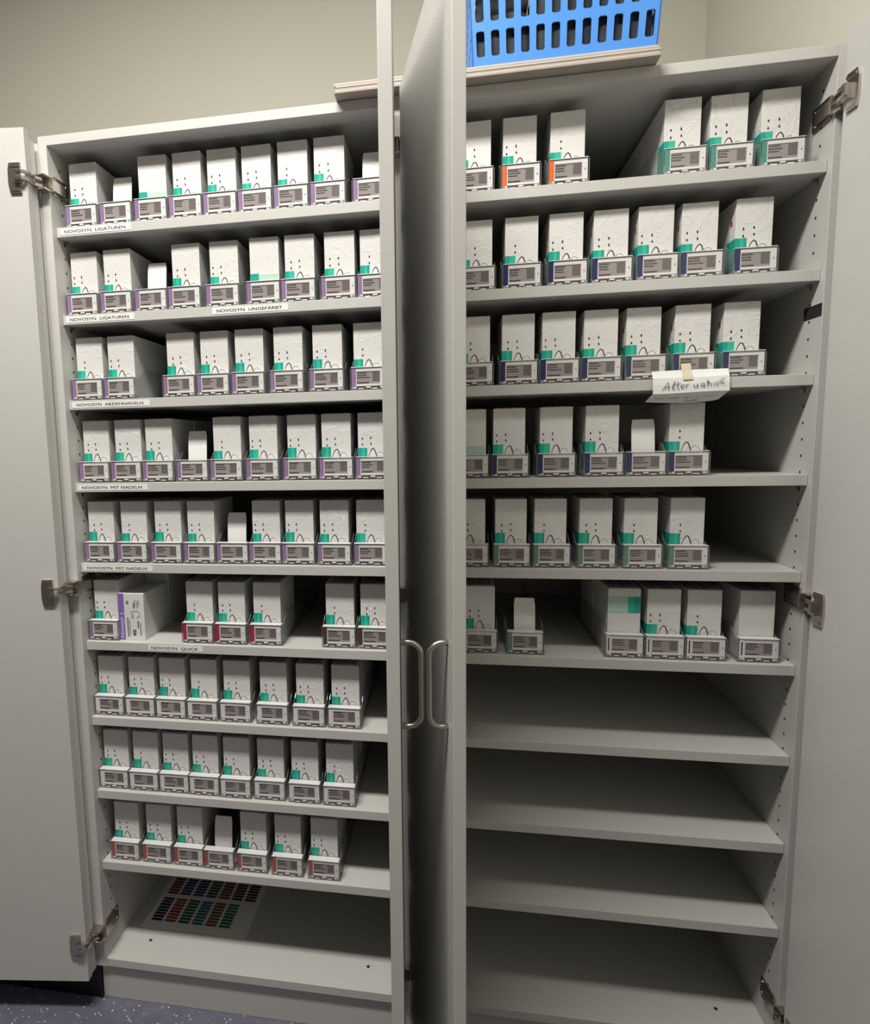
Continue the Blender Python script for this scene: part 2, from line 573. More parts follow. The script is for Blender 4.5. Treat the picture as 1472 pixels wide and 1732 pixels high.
def cabinet(x0, label, which):
    """x0 = inner left face"""
    root = link('storage_cabinet', None)
    root.location = (x0 + W / 2, 0, 0)
    inv = Matrix.Translation(root.location).inverted()
    tag(root, label, 'cabinet', 'storage cabinets')
    x1 = x0 + W
    parts = []

    def part(name, me, par=None):
        o = link(name, me, par or root)
        if par is None:
            o.matrix_parent_inverse = inv
        return o
    for xx, s in ((x0, -1), (x1, 1)):
        p = part('side_panel', boxmesh('side_panel', min(xx, xx + s * T), max(xx, xx + s * T), YP, YBK, ZB0, ZT1, LAM))
        b = MB()
        z = 0.10 + ZO
        z = SZ[0] - .0283 - 0.032 * 52
        while z < ZT0 - .02:
            if z > ZB1 + .02:
                xa = xx + .0002 if s > 0 else xx - .0002
                b.disc((xx - s * .0004, .0275, z), .0027, 'x', .0003 * s, 8)
            z += .032
        h = part('pin_holes', b.mesh('pin_holes', DARKH), p)
        tag(h, 'row of small dark drilled holes', kind='stuff')
    part('top_panel', boxmesh('top_panel', x0, x1, YP, YBK, ZT0, ZT1, LAM))
    part('bottom_panel', boxmesh('bottom_panel', x0, x1, YP + .002, YBK, ZB0, ZB1, LAM))
    part('back_panel', boxmesh('back_panel', x0 - T, x1 + T, YBK, YBK + .008, ZB0, ZT1, LAM, 0))
    part('plinth', boxmesh('plinth', x0 - T, x1 + T, .0, .018, 0.0005, ZB0, LAM))
    for q in (.0867, .6691):
        b = MB()
        b.disc((x0 + q, .0571, ZB1), .0042, 'z', .0006, 12)
        s_ = part('screw_cap', b.mesh('screw_cap', DARKH))
        s_['label'] = 'small dark screw in the cabinet floor'
    for k, z in enumerate(SZ):
        sh = part('shelf', boxmesh('shelf', x0 + .0006, x1 - .0006, 0, YBK - .005, z - ST, z, LAM))
        for xx, s in ((x0, 1), (x1, -1)):
            b = MB()
            b.box(min(xx, xx + s * .007), max(xx, xx + s * .007), .0235, .0315, z - ST - .004, z - ST - .0002)
            b.box(min(xx, xx + s * .0012), max(xx, xx + s * .0012), .0240, .0310, z - ST - .012, z - ST - .004)
            part('shelf_pin', b.mesh('shelf_pin', STEEL), sh)
        if which == 'L' and k in SHELF_TXT:
            for txt, tx, tw in SHELF_TXT[k]:
                b = MB()
                zt = z - .0035
                b.box(tx, tx + tw, -.0006, 0.0, zt - .0135, zt)
                add_text(b, txt, .0092, lambda u, v: (tx + tw * .06 + u, -.0008, zt - .0102 + v), 1, width=tw * .86, bold=.00016)
                lo_ = part('label_strip', b.mesh('label_strip', [PAPER, PRINT]), sh)
                lo_['label'] = 'white strip reading ' + ' '.join(txt.split())
    return root, part


cabL, partL = cabinet(0.0, 'open white cabinet on the left with trays on all nine shelves', 'L')
cabR, partR = cabinet(W + 2 * T, 'open white cabinet on the right with four empty lower shelves', 'R')


def under(o, root):
    o.matrix_parent_inverse = Matrix.Translation(root.location).inverted()


XR_IN = 2 * W + 2 * T
# door geometry: (cabinet, inner corner, direction, outward, handle)
d1 = door(cabL, (-.0185, -.0616), (-.9925, -.122), (.12, 1), label='door swung wide open to the left')
d2 = door(cabL, (.7490, -.0430), (.0305, -.391), (1, .1), handle=.0325, label='door standing open in the middle')
d3 = door(cabR, (.7990, -.0400), (.0985, -.387), (-1, -.2), handle=.0290, label='half open door in the middle')
d4 = door(cabR, (1.5534, -.0446), (.10, -.995), (1, .1), label='door opened against the side wall')
for o_, r_ in ((d1, cabL), (d2, cabL), (d3, cabR), (d4, cabR)):
    under(o_, r_)
for z in HINGE_Z:
    d = Vector((-.9925, -.122)).normalized()
    c = Vector((-.0185, -.0616)) + d * .021
    under(hinge(cabL, 1, 0.0, (c.x, c.y), d, [(-.008, -.028), (-.017, -.040), (-.015, -.062), (-.022, -.074), (-.034, -.075)], z), cabL)
    d = Vector((.0305, -.391)).normalized()
    c = Vector((.7490, -.0430)) + d * .021
    under(hinge(cabL, -1, W, (c.x, c.y), d, [(W + .004, -.030), (.753, -.034), (.745, -.042), (.744, -.060)], z, .35), cabL)
    d = Vector((.0985, -.387)).normalized()
    c = Vector((.7990, -.0400)) + d * .021
    xi = W + 2 * T
    under(hinge(cabR, 1, xi, (c.x, c.y), d, [(xi + .002, -.026), (xi + .008, -.036), (xi + .016, -.060)], z), cabR)
    d = Vector((.10, -.995)).normalized()
    c = Vector((1.5534, -.0446)) + d * .021
    under(hinge(cabR, -1, XR_IN, (c.x, c.y), d, [(XR_IN + .004, -.028), (XR_IN - .006, -.036), (XR_IN - .013, -.046), (XR_IN - .014, -.064)], z), cabR)

# dark tape square on the right-hand panel
tp = link('tape_patch', boxmesh('tape_patch', XR_IN - .0006, XR_IN - .0001, -.0115, .0465, 1.5208 + ZO, 1.5444 + ZO, TAPED, 0), cabR)
under(tp, cabR)
tp['label'] = 'dark tape patch stuck to the side panel'

# ------------------------------------------------------------------ neighbouring closed cabinet on the far left
nb = link('closed_cabinet', None)
nb.location = (-.425, 0, 0)
tag(nb, 'closed white cabinet with black plinth behind the leftmost open door', 'cabinet')
inv = Matrix.Translation(nb.location).inverted()


def nbp(name, me):
    o = link(name, me, nb)
    o.matrix_parent_inverse = inv
    return o


nbp('carcass', boxmesh('carcass', -.826, -.0215, -.0125, YBK, -.018 + ZO, 1.976 + ZO, LAM))
nbp('plinth', boxmesh('plinth', -.826, -.0215, -.006, .02, 0.0005, -.0185 + ZO, BLACK))
nbp('door', boxmesh('door', -.424, -.0225, -.0395, -.0225, -.014 + ZO, 1.972 + ZO, LAM))
nbp('door', boxmesh('door', -.824, -.428, -.0395, -.0225, -.014 + ZO, 1.972 + ZO, LAM))

# ------------------------------------------------------------------ trays
TW = .0790
TH = .0500


# shared meshes of the tray
b = MB()
b.box(-TW / 2, TW / 2, .0005, .40, .0004, .0030)
ME_BASE = b.mesh('tray_base', CLEAR)
b = MB()
prof = [(.001, .003), (.001, .047), (.018, .049), (.030, .056), (.040, .066), (.055, .070), (.40, .070), (.40, .003)]
b.prism(prof, 'x', 0, .0014)
b.m = [0, 0] + [1] * (len(b.f) - 2)
ME_SIDE = b.mesh('tray_side', [CLEAR, SIDEEDGE])
b = MB()
b.box(-TW / 2 + .0015, TW / 2 - .0015, 0, .0012, .0030, .0490)
ME_FRONT = b.mesh('tray_front', CLEARF)
b = MB()
b.box(-TW / 2 + .0022, TW / 2 - .0022, 0, .0165, .0486, .0500)
ME_RIM = b.mesh('tray_rim', RIM, 0.0004)
b = MB()
b.box(-.037, .037, .0016, .012, .0031, .0092, 0)
for (a0, a1, z0, z1) in ((-.022, -.010, .0034, .0052), (-.004, .004, .0055, .0078), (.008, .020, .0034, .0052), (-.031, -.027, .005, .008), (.027, .031, .005, .008)):
    b.box(a0, a1, .0006, .0030, z0, z1, 1)
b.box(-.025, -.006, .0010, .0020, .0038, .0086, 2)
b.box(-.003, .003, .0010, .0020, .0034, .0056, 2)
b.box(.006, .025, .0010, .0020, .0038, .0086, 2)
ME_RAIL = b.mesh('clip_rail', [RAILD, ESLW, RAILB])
# electronic label: housing with a sunk display
EX0, EX1, EZ0, EZ1 = -.0272, .0360, .0098, .0474
SX0, SX1, SZ0_, SZ1_ = -.0256, .0255, .0138, .0405
b = MB()
b.box(EX0, EX1, .0035, .0160, EZ0, EZ1)
for (x0_, x1_, z0_, z1_) in ((EX0, SX0, EZ0, EZ1), (SX1, EX1, EZ0, EZ1), (SX0, SX1, EZ0, SZ0_), (SX0, SX1, SZ1_, EZ1)):
    b.box(x0_, x1_, .0020, .0035, z0_, z1_)
ME_ESL = b.mesh('electronic_label', ESLW)
b = MB()
b.box(EX1 - .0055, EX1 - .0040, .0017, .0020, .0262, .0290)
ME_DOT = b.mesh('button', PRINT)
b = MB()
b.box(SX0, SX1, .0031, .0036, SZ0_, SZ1_)
ME_SCREEN = b.mesh('display', SCRN)
ME_PRINT = []
for v in range(4):
    r = random.Random(100 + v)
    b = MB()
    # rows of small print, too small to read
    for k in range(3):
        z = .0368 - k * .0048
        x = SX0 + .0015
        end = SX0 + (.017 + r.random() * .012 if k else .021)
        while x < end:
            w = .0015 + r.random() * .0035
            b.box(x, min(x + w, end), .0028, .0031, z - .0010, z + .0013, 0)
            x += w + .0007
    b.box(SX0 + .001, SX0 + .022 + r.random() * .005, .0028, .0031, .0156, .0178, 1)
    b.box(SX1 - .0165, SX1 - .0015, .0028, .0031, .0192, .0385, 2)     # plain dark square
    ME_PRINT.append(b.mesh('display_print', [INK, INKR, INKM]))
ME_STRIP = {}
for nme, mm in STRIP.items():
    b = MB()
    b.box(-TW / 2 + .0030, -TW / 2 + .0118, .0014, .0030, .0075, .0478)
    ME_STRIP[nme] = b.mesh('colour_strip', mm)
b = MB()
b.box(-TW / 2 + .0030, -TW / 2 + .0118, .0014, .0030, .0085, .0475, 0)
b.box(-TW / 2 + .0060, -TW / 2 + .0085, .0011, .0014, .0150, .0420, 1)
ME_STRIPW = b.mesh('label_insert', [ESLW, PRINT])
b = MB()
b.box(-TW / 2 + .0030, -TW / 2 + .0120, .0022, .0150, .0098, .0474)
ME_BLANK = b.mesh('blank_insert', ESLW)
b = MB()
pts = [(-.0225, .004), (.0225, .004), (.0225, .112), (.0200, .1155), (-.0200, .1155), (-.0225, .112)]
seg = 8
rows = []
for k in range(seg + 1):
    z = .004 + (.1155 - .004) * k / seg
    hw = .0225 if k < seg else .0205
    y = .030 + .010 * (k / seg) ** 2 + .0 * k
    rows.append((hw, y, z))
for k in range(seg):
    (h0, y0, z0), (h1, y1, z1) = rows[k], rows[k + 1]
    b.hexa([(-h0, y0, z0), (h0, y0, z0), (h0, y0 + .0025, z0), (-h0, y0 + .0025, z0), (-h1, y1, z1), (h1, y1, z1), (h1, y1 + .0025, z1), (-h1, y1 + .0025, z1)])
b.box(-.0225, .0225, .032, .075, .0036, .0060)
ME_PUSH = b.mesh('pusher', ESLW)

# shared meshes of the carton
BW, BH, BD = .0655, .1420, .1285
b = MB()
b.box(-BW / 2, BW / 2, 0, BD, 0, BH)
ME_BOX = b.mesh('carton', CARD, 0.0007)
b = MB()
b.box(-BW / 2, BW / 2, 0, BD, 0, BH)
ME_BOXP = b.mesh('carton_plain', CARDP, 0.0007)
b = MB()
x = -BW / 2 + .004
k = 0
while x < BW / 2 - .006:
    b.box(x, x + .0022, .006, BD - .004, BH, BH + .0008 + .0006 * (k % 3), k % 2)
    x += .0036
    k += 1
ME_TOPS = b.mesh('packet_edges', [SACH, SACHW])
L0 = -BW / 2
b = MB()
b.box(L0 - .0003, L0, .014, .021, .096, .107)
ME_RED = b.mesh('red_mark', REDP)
ME_GREEN = []
for v in range(3):
    b = MB()
    zt = (.0668, .0690, .0655)[v]
    b.box(L0 - .0003, L0 + .0085, -.0003, .0, .022, zt, 0)
    b.box(L0 + .0085, L0 + .0150, -.0003, .0, .022, zt, 1)
    b.box(L0 + .0150, L0 + .0205, -.0003, .0, .022, zt, 0 if v else 1)
    b.box(L0 - .0003, L0, .0, .034, .010, zt, 0)
    ME_GREEN.append(b.mesh('green_label', [TEAL, TEAL2]))
b = MB()
b.box(L0 - .0003, L0 + .0195, -.0003, .0, .022, .0665, 0)
b.box(L0 + .0195, BW / 2 - .002, -.0003, .0, .030, .0640, 1)
b.box(L0 - .0003, L0, .0, .034, .010, .0665, 0)
ME_GREENW = b.mesh('green_label_wide', [TEAL, TEALP])
b = MB()
b.box(L0 - .0003, L0 + .040, -.0003, .0, .0890, .1250, 1)
b.box(L0 + .040, L0 + .052, -.0003, .0, .0890, .1250, 0)
b.box(L0 + .052, BW / 2 + .0002, -.0003, .0, .0890, .1250, 2)
ME_BAND = b.mesh('green_band', [TEAL2, TEALP, TEAL])
ME_MARK = []
for v in range(5):
    r = random.Random(50 + v)
    b = MB()
    arc = [(.0225, .040), (.0245, .050), (.0275, .0580), (.0310, .0628), (.0340, .0640), (.0368, .0612), (.0392, .0555), (.0408, .0480), (.0412, .040)]
    b.ribbon([(L0 + p[0], p[1]) for p in arc], [.0008, .0010, .0013, .0015, .0018, .0020, .0020, .0020, .0020], -.0005, 0)
    b.ribbon([(L0 + .034, .050), (L0 + .0365, .0535), (L0 + .0380, .056)], .0004, -.0005, 1)
    arc2 = [(.0415, .050), (.0440, .0540), (.0470, .0562), (.0510, .0565), (.0550, .0535), (.0580, .0480)]
    b.ribbon([(L0 + p[0], p[1]) for p in arc2], .0007, -.0005, 1)
    dx = (0, .004, -.003, .010, .002)[v]
    for (px_, pz_) in ((.010, .0855), (.0285, .0870), (.010, .0725), (.0290, .0742)):
        if v == 3 and px_ > .02:
            continue
        b.disc((L0 + px_ + dx, -.0006, pz_ + r.uniform(-.001, .001)), .0016, 'y', .0005, 6)
        b.box(L0 + px_ + dx - .0010, L0 + px_ + dx + .0010, -.0006, -.0001, pz_ - .0010, pz_ + .0028)
    ME_MARK.append(b.mesh('needle_print', [PRINT, PRINTG]))

ORD = ['', 'first', 'second', 'third', 'fourth', 'fifth', 'sixth', 'seventh', 'eighth', 'ninth', 'tenth']


def make_tray(x, zshelf, strip, label, group, variant, empty, rz, yo):
    t = link('label_tray', None, None, (x, .0095 + yo, zshelf + .0002), rz)
    tag(t, label, 'tray', group)
    link('base', ME_BASE, t)
    link('side_wall', ME_SIDE, t, (-TW / 2, 0, 0))
    link('side_wall', ME_SIDE, t, (TW / 2 - .0014, 0, 0))
    link('front_panel', ME_FRONT, t)
    link('rim', ME_RIM, t)
    link('clip_rail', ME_RAIL, t)
    if strip == 'printed':
        link('label_insert', ME_STRIPW, t)
    elif strip:
        s = link('colour_strip', ME_STRIP[strip], t)
        s['label'] = strip + ' strip'
    else:
        link('blank_insert', ME_BLANK, t)
    e = link('electronic_label', ME_ESL, t)
    link('display', ME_SCREEN, e)
    link('display_print', ME_PRINT[variant % 4], e)
    link('button', ME_DOT, e)
    if empty:
        p = link('pusher', ME_PUSH, t, (.002, 0, 0))
        p['label'] = 'white upright plate'
    return t


def make_box(x, y, z, rz, kind, label, group, variant, red=False):
    o = link('suture_carton', None, None, (x, y, z), rz)
    tag(o, label, 'box', group)
    link('carton', ME_BOXP if kind in ('plain', 'band') else ME_BOX, o)
    link('packet_edges', ME_TOPS, o)
    if kind == 'normal':
        link('green_label', ME_GREEN[variant % 3], o)
        link('print', ME_MARK[variant % 5], o)
        if red:
            link('red_mark', ME_RED, o)
    elif kind == 'wide':
        link('green_label', ME_GREENW, o)
    elif kind == 'band':
        link('green_band', ME_BAND, o)
    return o


# per shelf: tray centres (metres from the inner left face of the left cabinet), strip colour, what stands in the tray
LAY = {
    ('L', 1): ([.0560, .1385, .2235, .3045, .3833, .4622, .5427, .6227, .7130], 'lilac', {2: 'empty', 3: 'wide', 4: 'film', 9: 'empty'}),
    ('L', 2): ([.0425, .1270, .2110, .2920, .3805, .4745, .5525,   .6402, .7188], 'lilac', {3: 'empty', 6: 'wide'}),
    ('L', 3): ([.0420, .1225, .2680, .3490, .4317, .5205, .6095, .7015], 'lilac', {}),
    ('L', 4): ([.0435, .1258, .2057, .2893, .3722, .4573, .5441, .6263, .7078], 'lilac', {4: 'empty'}),
    ('L', 5): ([.0447, .1283, .2155, .2977, .3780, .4555, .5338, .6173, .7003], 'lilac', {5: 'empty'}),
    ('L', 6): ([.0412, .2830, .3650, .4502, .6232, .7050], ['lilac', 'crimson', 'crimson', 'crimson', 'brown', 'brown'], {}),
    ('L', 7): ([.0415, .1230, .2033, .2846, .3676, .4590, .5473, .6313], None, {}),
    ('L', 8): ([.0410, .1212, .2012, .2797, .3602, .4450, .5308, .6150], None, {}),
    ('L', 9): ([.0580, .1437, .2283, .3083, .3933, .4822, .5733], 'brick red', {4: 'empty'}),
    ('R', 1): ([.9245, 1.0155, 1.1058, 1.3186, 1.4015, 1.4880], ['orange', 'orange', 'orange', 'teal', 'teal', 'teal'], {}),
    ('R', 2): ([.9287, 1.0193, 1.1077, 1.1918, 1.2757, 1.3562, 1.4509], 'navy', {4: 'film'}),
    ('R', 3): ([.9253, 1.0152, 1.0957, 1.1768, 1.2610, 1.3494, 1.4392], 'navy', {}),
    ('R', 4): ([.9174, .9990, 1.0925, 1.1857, 1.2670, 1.3479], 'navy', {1: 'wide', 5: 'empty'}),
    ('R', 5): ([.9174, 1.0038, 1.0860, 1.1759, 1.2664, 1.3540], 'sage green', {}),
    ('R', 6): ([.9370, 1.0336, 1.2370, 1.3162, 1.3950, 1.4946], ['sage green', 'sage green', 'printed', 'printed', 'printed', 'printed'], {2: 'empty', 3: 'band', 6: 'plain'}),
}
EXTRA = {('L', 3, 2): 1, ('R', 1, 4): 2, ('L', 6, 4): 0, ('L', 1, 1): 0, ('L', 2, 2): 1, ('L', 7, 8): 1, ('L', 8, 8): 1, ('R', 6, 3): 1, ('L', 4, 3): 1, ('L', 6, 1): 1, ('L', 9, 3): 0}
rnd = random.Random(21)
for (side, row), (xs, strips, special) in LAY.items():
    n = len(xs)
    zsh = SZ[row - 1]
    cabn = 'left' if side == 'L' else 'right'
    shelf_name = 'top shelf' if row == 1 else ORD[row] + ' shelf'
    shelf_place = shelf_name + ', ' + cabn + ' cabinet'
    for k, x in enumerate(xs, 1):
        strip = strips[k - 1] if isinstance(strips, list) else strips
        kind = special.get(k, 'normal')
        v = rnd.randrange(1000)
        yaw_ = rnd.uniform(-.012, .012)
        yo = rnd.uniform(-.0005, .0030)
        if side == 'L':
            place = ORD[k] + ' from left'
        else:
            place = ORD[n + 1 - k] + ' from right'
        tplace = place.replace(' from', ' tray from')
        what = {None: 'all-white', 'printed': 'white-inlaid'}.get(strip, (strip or '') + '-striped')
        lab = '%s %s tray, %s, %s' % ('empty' if kind == 'empty' else 'clear', what, place, shelf_place)
        make_tray(x, zsh, strip, lab, '%s tray row, %s cabinet' % (shelf_name, cabn), v, kind == 'empty', yaw_ * .4, yo)
        if kind == 'empty':
            continue
        desc = {'normal': 'white carton with green corner', 'wide': 'white carton with wide green band', 'film': 'white carton in creased film',
                'band': 'white carton banded green on top', 'plain': 'blank white carton'}[kind]
        kk = 'normal' if kind == 'film' else kind
        by = .0095 + yo + .0185
        make_box(min(x + (.004 if (side, row, k) == ('L', 6, 1) else rnd.uniform(-.0015, .0015)), W - .0352 if side == 'L' else 9), by, zsh + .0034, yaw_, kk, '%s in %s, %s' % (desc, tplace, shelf_place),
                 'cartons on the %s, %s cabinet' % (shelf_name, cabn), v // 7, side == 'R' and row in (2, 3))
        for e in range(EXTRA.get((side, row, k), 0)):
            make_box(x + (.004 if (side, row, k) == ('L', 6, 1) else 0), by + (BD + .0008) * (e + 1), zsh + .0034, 0, 'plain', '%s white carton behind the front one in %s, %s' % (('second', 'third')[e], tplace, shelf_place),
                     'cartons on the %s, %s cabinet' % (shelf_name, cabn), v)

# ------------------------------------------------------------------ loose violet carton on the sixth shelf
vx0, vx1, vz, vh = .0785, .1455, SZ[5], .1150
vb = link('violet_carton', None, None, ((vx0 + vx1) / 2, .020, vz + .0002), 0.0)
tag(vb, 'loose white carton with violet edge on sixth shelf of the left cabinet', 'box')
VIO = mat('violet_print', (0.22, 0.13, 0.42, 1), 0.45, nscale=40, namt=0.05)
w2 = (vx1 - vx0) / 2
b = MB()
b.box(-w2, w2, 0, .133, 0, vh)
link('carton', b.mesh('violet_carton', CARDP, .0007), vb)
b = MB()
b.box(-w2 - .0002, -w2 + .0155, -.0003, 0, .0, vh, 0)
add_text(b, 'Novosyn', .013, lambda u, v: (-w2 + .0120 - v, -.0005, .006 + u), 1, width=.050)
b.ribbon([(-w2 + .004, .064), (-w2 + .011, .0665), (-w2 + .0155, .0660)], .0016, -.0005, 1)
link('violet_band', b.mesh('violet_band', [VIO, PAPER]), vb)
b = MB()
add_text(b, '4/0', .0125, lambda u, v: (-w2 + .0440 - v, -.0004, .010 + u), 0, bold=.0003)
r = random.Random(3)
for (xx, z0, z1, wd) in ((.0235, .008, .056, .0016), (.0285, .012, .050, .0008), (.0500, .030, .048, .0018), (.0560, .012, .044, .0012), (.0405, .078, .092, .0016), (.0440, .082, .100, .0012), (.0500, .080, .097, .0012), (.0540, .086, .100, .0008)):
    z = z0
    while z < z1:
        l = r.uniform(.0015, .005)
        b.box(-w2 + xx - wd, -w2 + xx + wd, -.0004, 0, z, min(z + l, z1), 1)
        z += l + .0008
b.box(-w2 + .0215, -w2 + .0275, -.0004, 0, .089, .097, 1)
arc = [(-w2 + .047 + math.cos(a) * .0085, .064 + math.sin(a) * .008) for a in [PI * (.75 - k * .125) for k in range(11)]]
b.ribbon(arc, .0009, -.0005, 0)
for k in range(5):
    z = .054 + k * .004
    b.box(-w2 + .033, -w2 + .033 + r.uniform(.003, .008), -.0004, 0, z, z + .0012, 1)
link('front_print', b.mesh('front_print', [PRINT, PRINTG]), vb)
ob = make_box(.113, .020 + .1345, vz + .0005, 0, 'plain', 'white carton standing behind the loose violet-edged carton', None, 1)

# ------------------------------------------------------------------ handwritten note on the right cabinet's third shelf
zn = SZ[2]
nt_ = link('paper_note', None, None, (1.338, 0, zn))
tag(nt_, 'folded white paper note reading Alternative, taped to a shelf edge', 'note')
b = MB()
NL, NR = -.0685, .0705
prof = [(.0045, .0150), (.0010, .0080), (-.0040, .0005), (-.0060, -.012), (-.0068, -.0290), (-.0040, -.0340), (.0010, -.0410), (.0070, -.0485)]
ns = 8
grid = []
for k, (y, z) in enumerate(prof):
    rowv = []
    for j in range(ns + 1):
        t = j / ns
        x = NL + (NR - NL) * t
        yy, zz = y, z
        if k >= 5:
            q = (k - 4) / 3
            zz = z + .012 * (t - .5) * 0 + (.0045 * q * (2 * t - 1) ** 2)
            x = x - .010 * q + (.004 if t > .9 else 0) * -q
        zz += .0015 * math.sin(t * 5 + k) * .4 + .002 * t
        rowv.append((x, yy - .0012 * math.sin(t * PI), zz))
    grid.append(rowv)
th = .00025
for k in range(len(prof) - 1):
    for j in range(ns):
        a, b1, c, d = grid[k][j], grid[k][j + 1], grid[k + 1][j + 1], grid[k + 1][j]
        b.poly([d, c, b1, a])
        b.poly([(a[0], a[1] + th, a[2] + th), (b1[0], b1[1] + th, b1[2] + th), (c[0], c[1] + th, c[2] + th), (d[0], d[1] + th, d[2] + th)])
link('sheet', b.mesh('note_sheet', PAPER, 0, True), nt_)
# handwriting: strokes in a unit box, one list per stroke
HW = [
    [(.0, .0), (.25, .55), (.48, .95), (.52, .5), (.56, .02)], [(.12, .32), (.35, .36), (.60, .38)],
    [(.80, .20), (1.02, .75), (1.06, .98), (.94, .85), (.86, .3), (.95, .05), (1.08, .12)],
    [(1.30, .98), (1.26, .5), (1.30, .08), (1.42, .10)], [(1.10, .66), (1.32, .68), (1.52, .74)],
    [(1.52, .28), (1.72, .36), (1.78, .52), (1.66, .58), (1.56, .36), (1.64, .10), (1.82, .12)],
    [(1.96, .55), (1.98, .10)], [(1.97, .35), (2.08, .56), (2.22, .56)],
    [(2.62, .52), (2.62, .18), (2.74, .12), (2.88, .30), (2.90, .54), (2.92, .14), (3.0, .12)],
    [(3.42, .56), (3.24, .50), (3.20, .24), (3.32, .12), (3.44, .34), (3.46, .56), (3.46, .16), (3.54, .14)],
    [(3.74, 1.0), (3.72, .55), (3.72, .10)], [(3.73, .42), (3.86, .56), (3.98, .46), (4.0, .12)], [(3.60, .66), (3.90, .70)],
    [(4.22, .56), (4.24, .14)], [(4.40, .62), (4.50, .16), (4.66, .70)],
    [(5.10, .86), (4.92, .90), (4.78, .62), (4.86, .36), (5.14, .36)], [(4.80, .60), (5.02, .66)],
]
b = MB()


def dense(s, n=4):
    out = []
    P = [Vector((p[0], p[1])) for p in s]
    for k in range(len(P) - 1):
        p0, p1, p2, p3 = P[max(k - 1, 0)], P[k], P[k + 1], P[min(k + 2, len(P) - 1)]
        for j in range(n):
            t = j / n
            out.append(0.5 * ((2 * p1) + (p2 - p0) * t + (2 * p0 - 5 * p1 + 4 * p2 - p3) * t * t + (-p0 + 3 * p1 - 3 * p2 + p3) * t ** 3))
    out.append(P[-1])
    return out


sxx, szz = .1130 / 5.14, .0160
for s in HW:
    pts = [(-.0520 + p.x * sxx, -.0235 + p.y * szz + .0052 * p.x / 5.14) for p in dense(s)]
    i0 = len(b.v)
    b.ribbon(pts, .0011, -.0092)
link('handwriting', b.mesh('handwriting', GREENINK), nt_)
# smaller line on the folded-under flap
b = MB()
r = random.Random(5)


def flap(u, t):
    """u 0..1 across, t 0..1 down the flap"""
    y = -.0052 + .0120 * t
    z = -.0325 - .0155 * t + .0045 * t * (2 * u - 1) ** 2
    return (NL + (NR - NL) * u - .010 * t, y - .0024, z + .002 * u)


for (u0, u1, t0) in ((.06, .20, .42), (.23, .40, .40), (.44, .55, .38), (.58, .66, .36), (.69, .84, .34), (.50, .68, .78)):
    u = u0
    prev = None
    k = 0
    while u < u1:
        q = flap(u, t0 + (.14 if k % 2 else -.12) * r.uniform(.5, 1.1))
        if prev:
            e = .00035
            b.poly([(prev[0], prev[1], prev[2] - e), (q[0], q[1], q[2] - e), (q[0], q[1], q[2] + e), (prev[0], prev[1], prev[2] + e)])
        prev = q
        k += 1
        u += r.uniform(.008, .016)
link('small_handwriting', b.mesh('small_handwriting', PRINTG), nt_)
b = MB()
tp_ = [(.0085, .0290), (.0030, .0155), (-.0060, .0020), (-.0082, -.0035)]
for (ya, za), (yb, zb_) in zip(tp_, tp_[1:]):
    b.hexa([(-.014, yb, zb_), (.004, yb, zb_ + .0005), (.004, yb + .0003, zb_ + .0005), (-.014, yb + .0003, zb_),
            (-.014, ya, za), (.004, ya, za + .0005), (.004, ya + .0003, za + .0005), (-.014, ya + .0003, za)])
link('tape', b.mesh('note_tape', TAPEB), nt_)

# ------------------------------------------------------------------ sheet of colour stickers on the left cabinet's floor
sh = link('sticker_sheet', None, None, (.187, .200, ZB1))
tag(sh, 'white sheet of coloured stickers lying on the floor of the left cabinet', 'sheet')
b = MB()
b.box(-.149, .149, -.105, .105, .0003, .0008)
link('sheet', b.mesh('sticker_backing', PAPER), sh)
CB = [(0.010, 0.012, 0.05), (0.26, 0.045, 0.028), (0.03, 0.10, 0.07), (0.02, 0.13, 0.22), (0.16, 0.075, 0.03), (0.01, 0.16, 0.12)]
CT = [(0.17, 0.012, 0.014), (0.03, 0.035, 0.10), (0.022, 0.022, 0.11), (0.045, 0.06, 0.05), (0.19, 0.03, 0.03), (0.065, 0.02, 0.015), (0.06, 0.012, 0.016)]
for rowi, (cols, y0, rows_) in enumerate(((CB, .1225, 8), (CT, .2230, 8))):
    for k, c in enumerate(cols):
        m_ = mat('sticker_ink', c + (1,), 0.4, nscale=60, namt=0.08)
        b = MB()
        x = .0535 + k * .0392 - .187
        for j in range(rows_):
            y = y0 + j * .0109 - .200
            if y + .0085 > .104:
                break
            b.box(x, x + .0315, y, y + .0085, .0008, .0010)
        link('sticker_column', b.mesh('sticker_column', m_), sh)

# ------------------------------------------------------------------ boards and basket on top
bs = link('board_stack', None, None, (.952, .13, ZT1))
tag(bs, 'stack of thin pale boards lying across the tops of both cabinets', 'boards')
r = random.Random(11)
z = .0008
layers = [(.0042, 0), (.0030, 1), (.0026, 0), (.0030, 1), (.0024, 0), (.0032, 1)]
for k, (hh, mi) in enumerate(layers):
    b = MB()
    jx0, jx1, jy = r.uniform(0, .004) * (1 if k else 0), r.uniform(0, .003) * (1 if k else 0), r.uniform(0, .0025) * (1 if k else 0)
    b.box(-.3015 + jx0, .3015 - jx1, -.1720 + jy, .17, z, z + hh)
    link('board', b.mesh('board', BOARD2 if mi else BOARD, .0004), bs)
    z += hh + .0002
bz = ZT1 + z

# basket: tapered walls with rows of slots
BX0, BX1, BY0, BY1, BHT = .9190, 1.2490, -.0345, .190, .195
bk = link('plastic_basket', None, None, ((BX0 + BX1) / 2, (BY0 + BY1) / 2, bz))
tag(bk, 'blue slotted plastic basket standing on the boards', 'basket')
hx, hy = (BX1 - BX0) / 2, (BY1 - BY0) / 2
TAP = .0105
TH_ = .0028


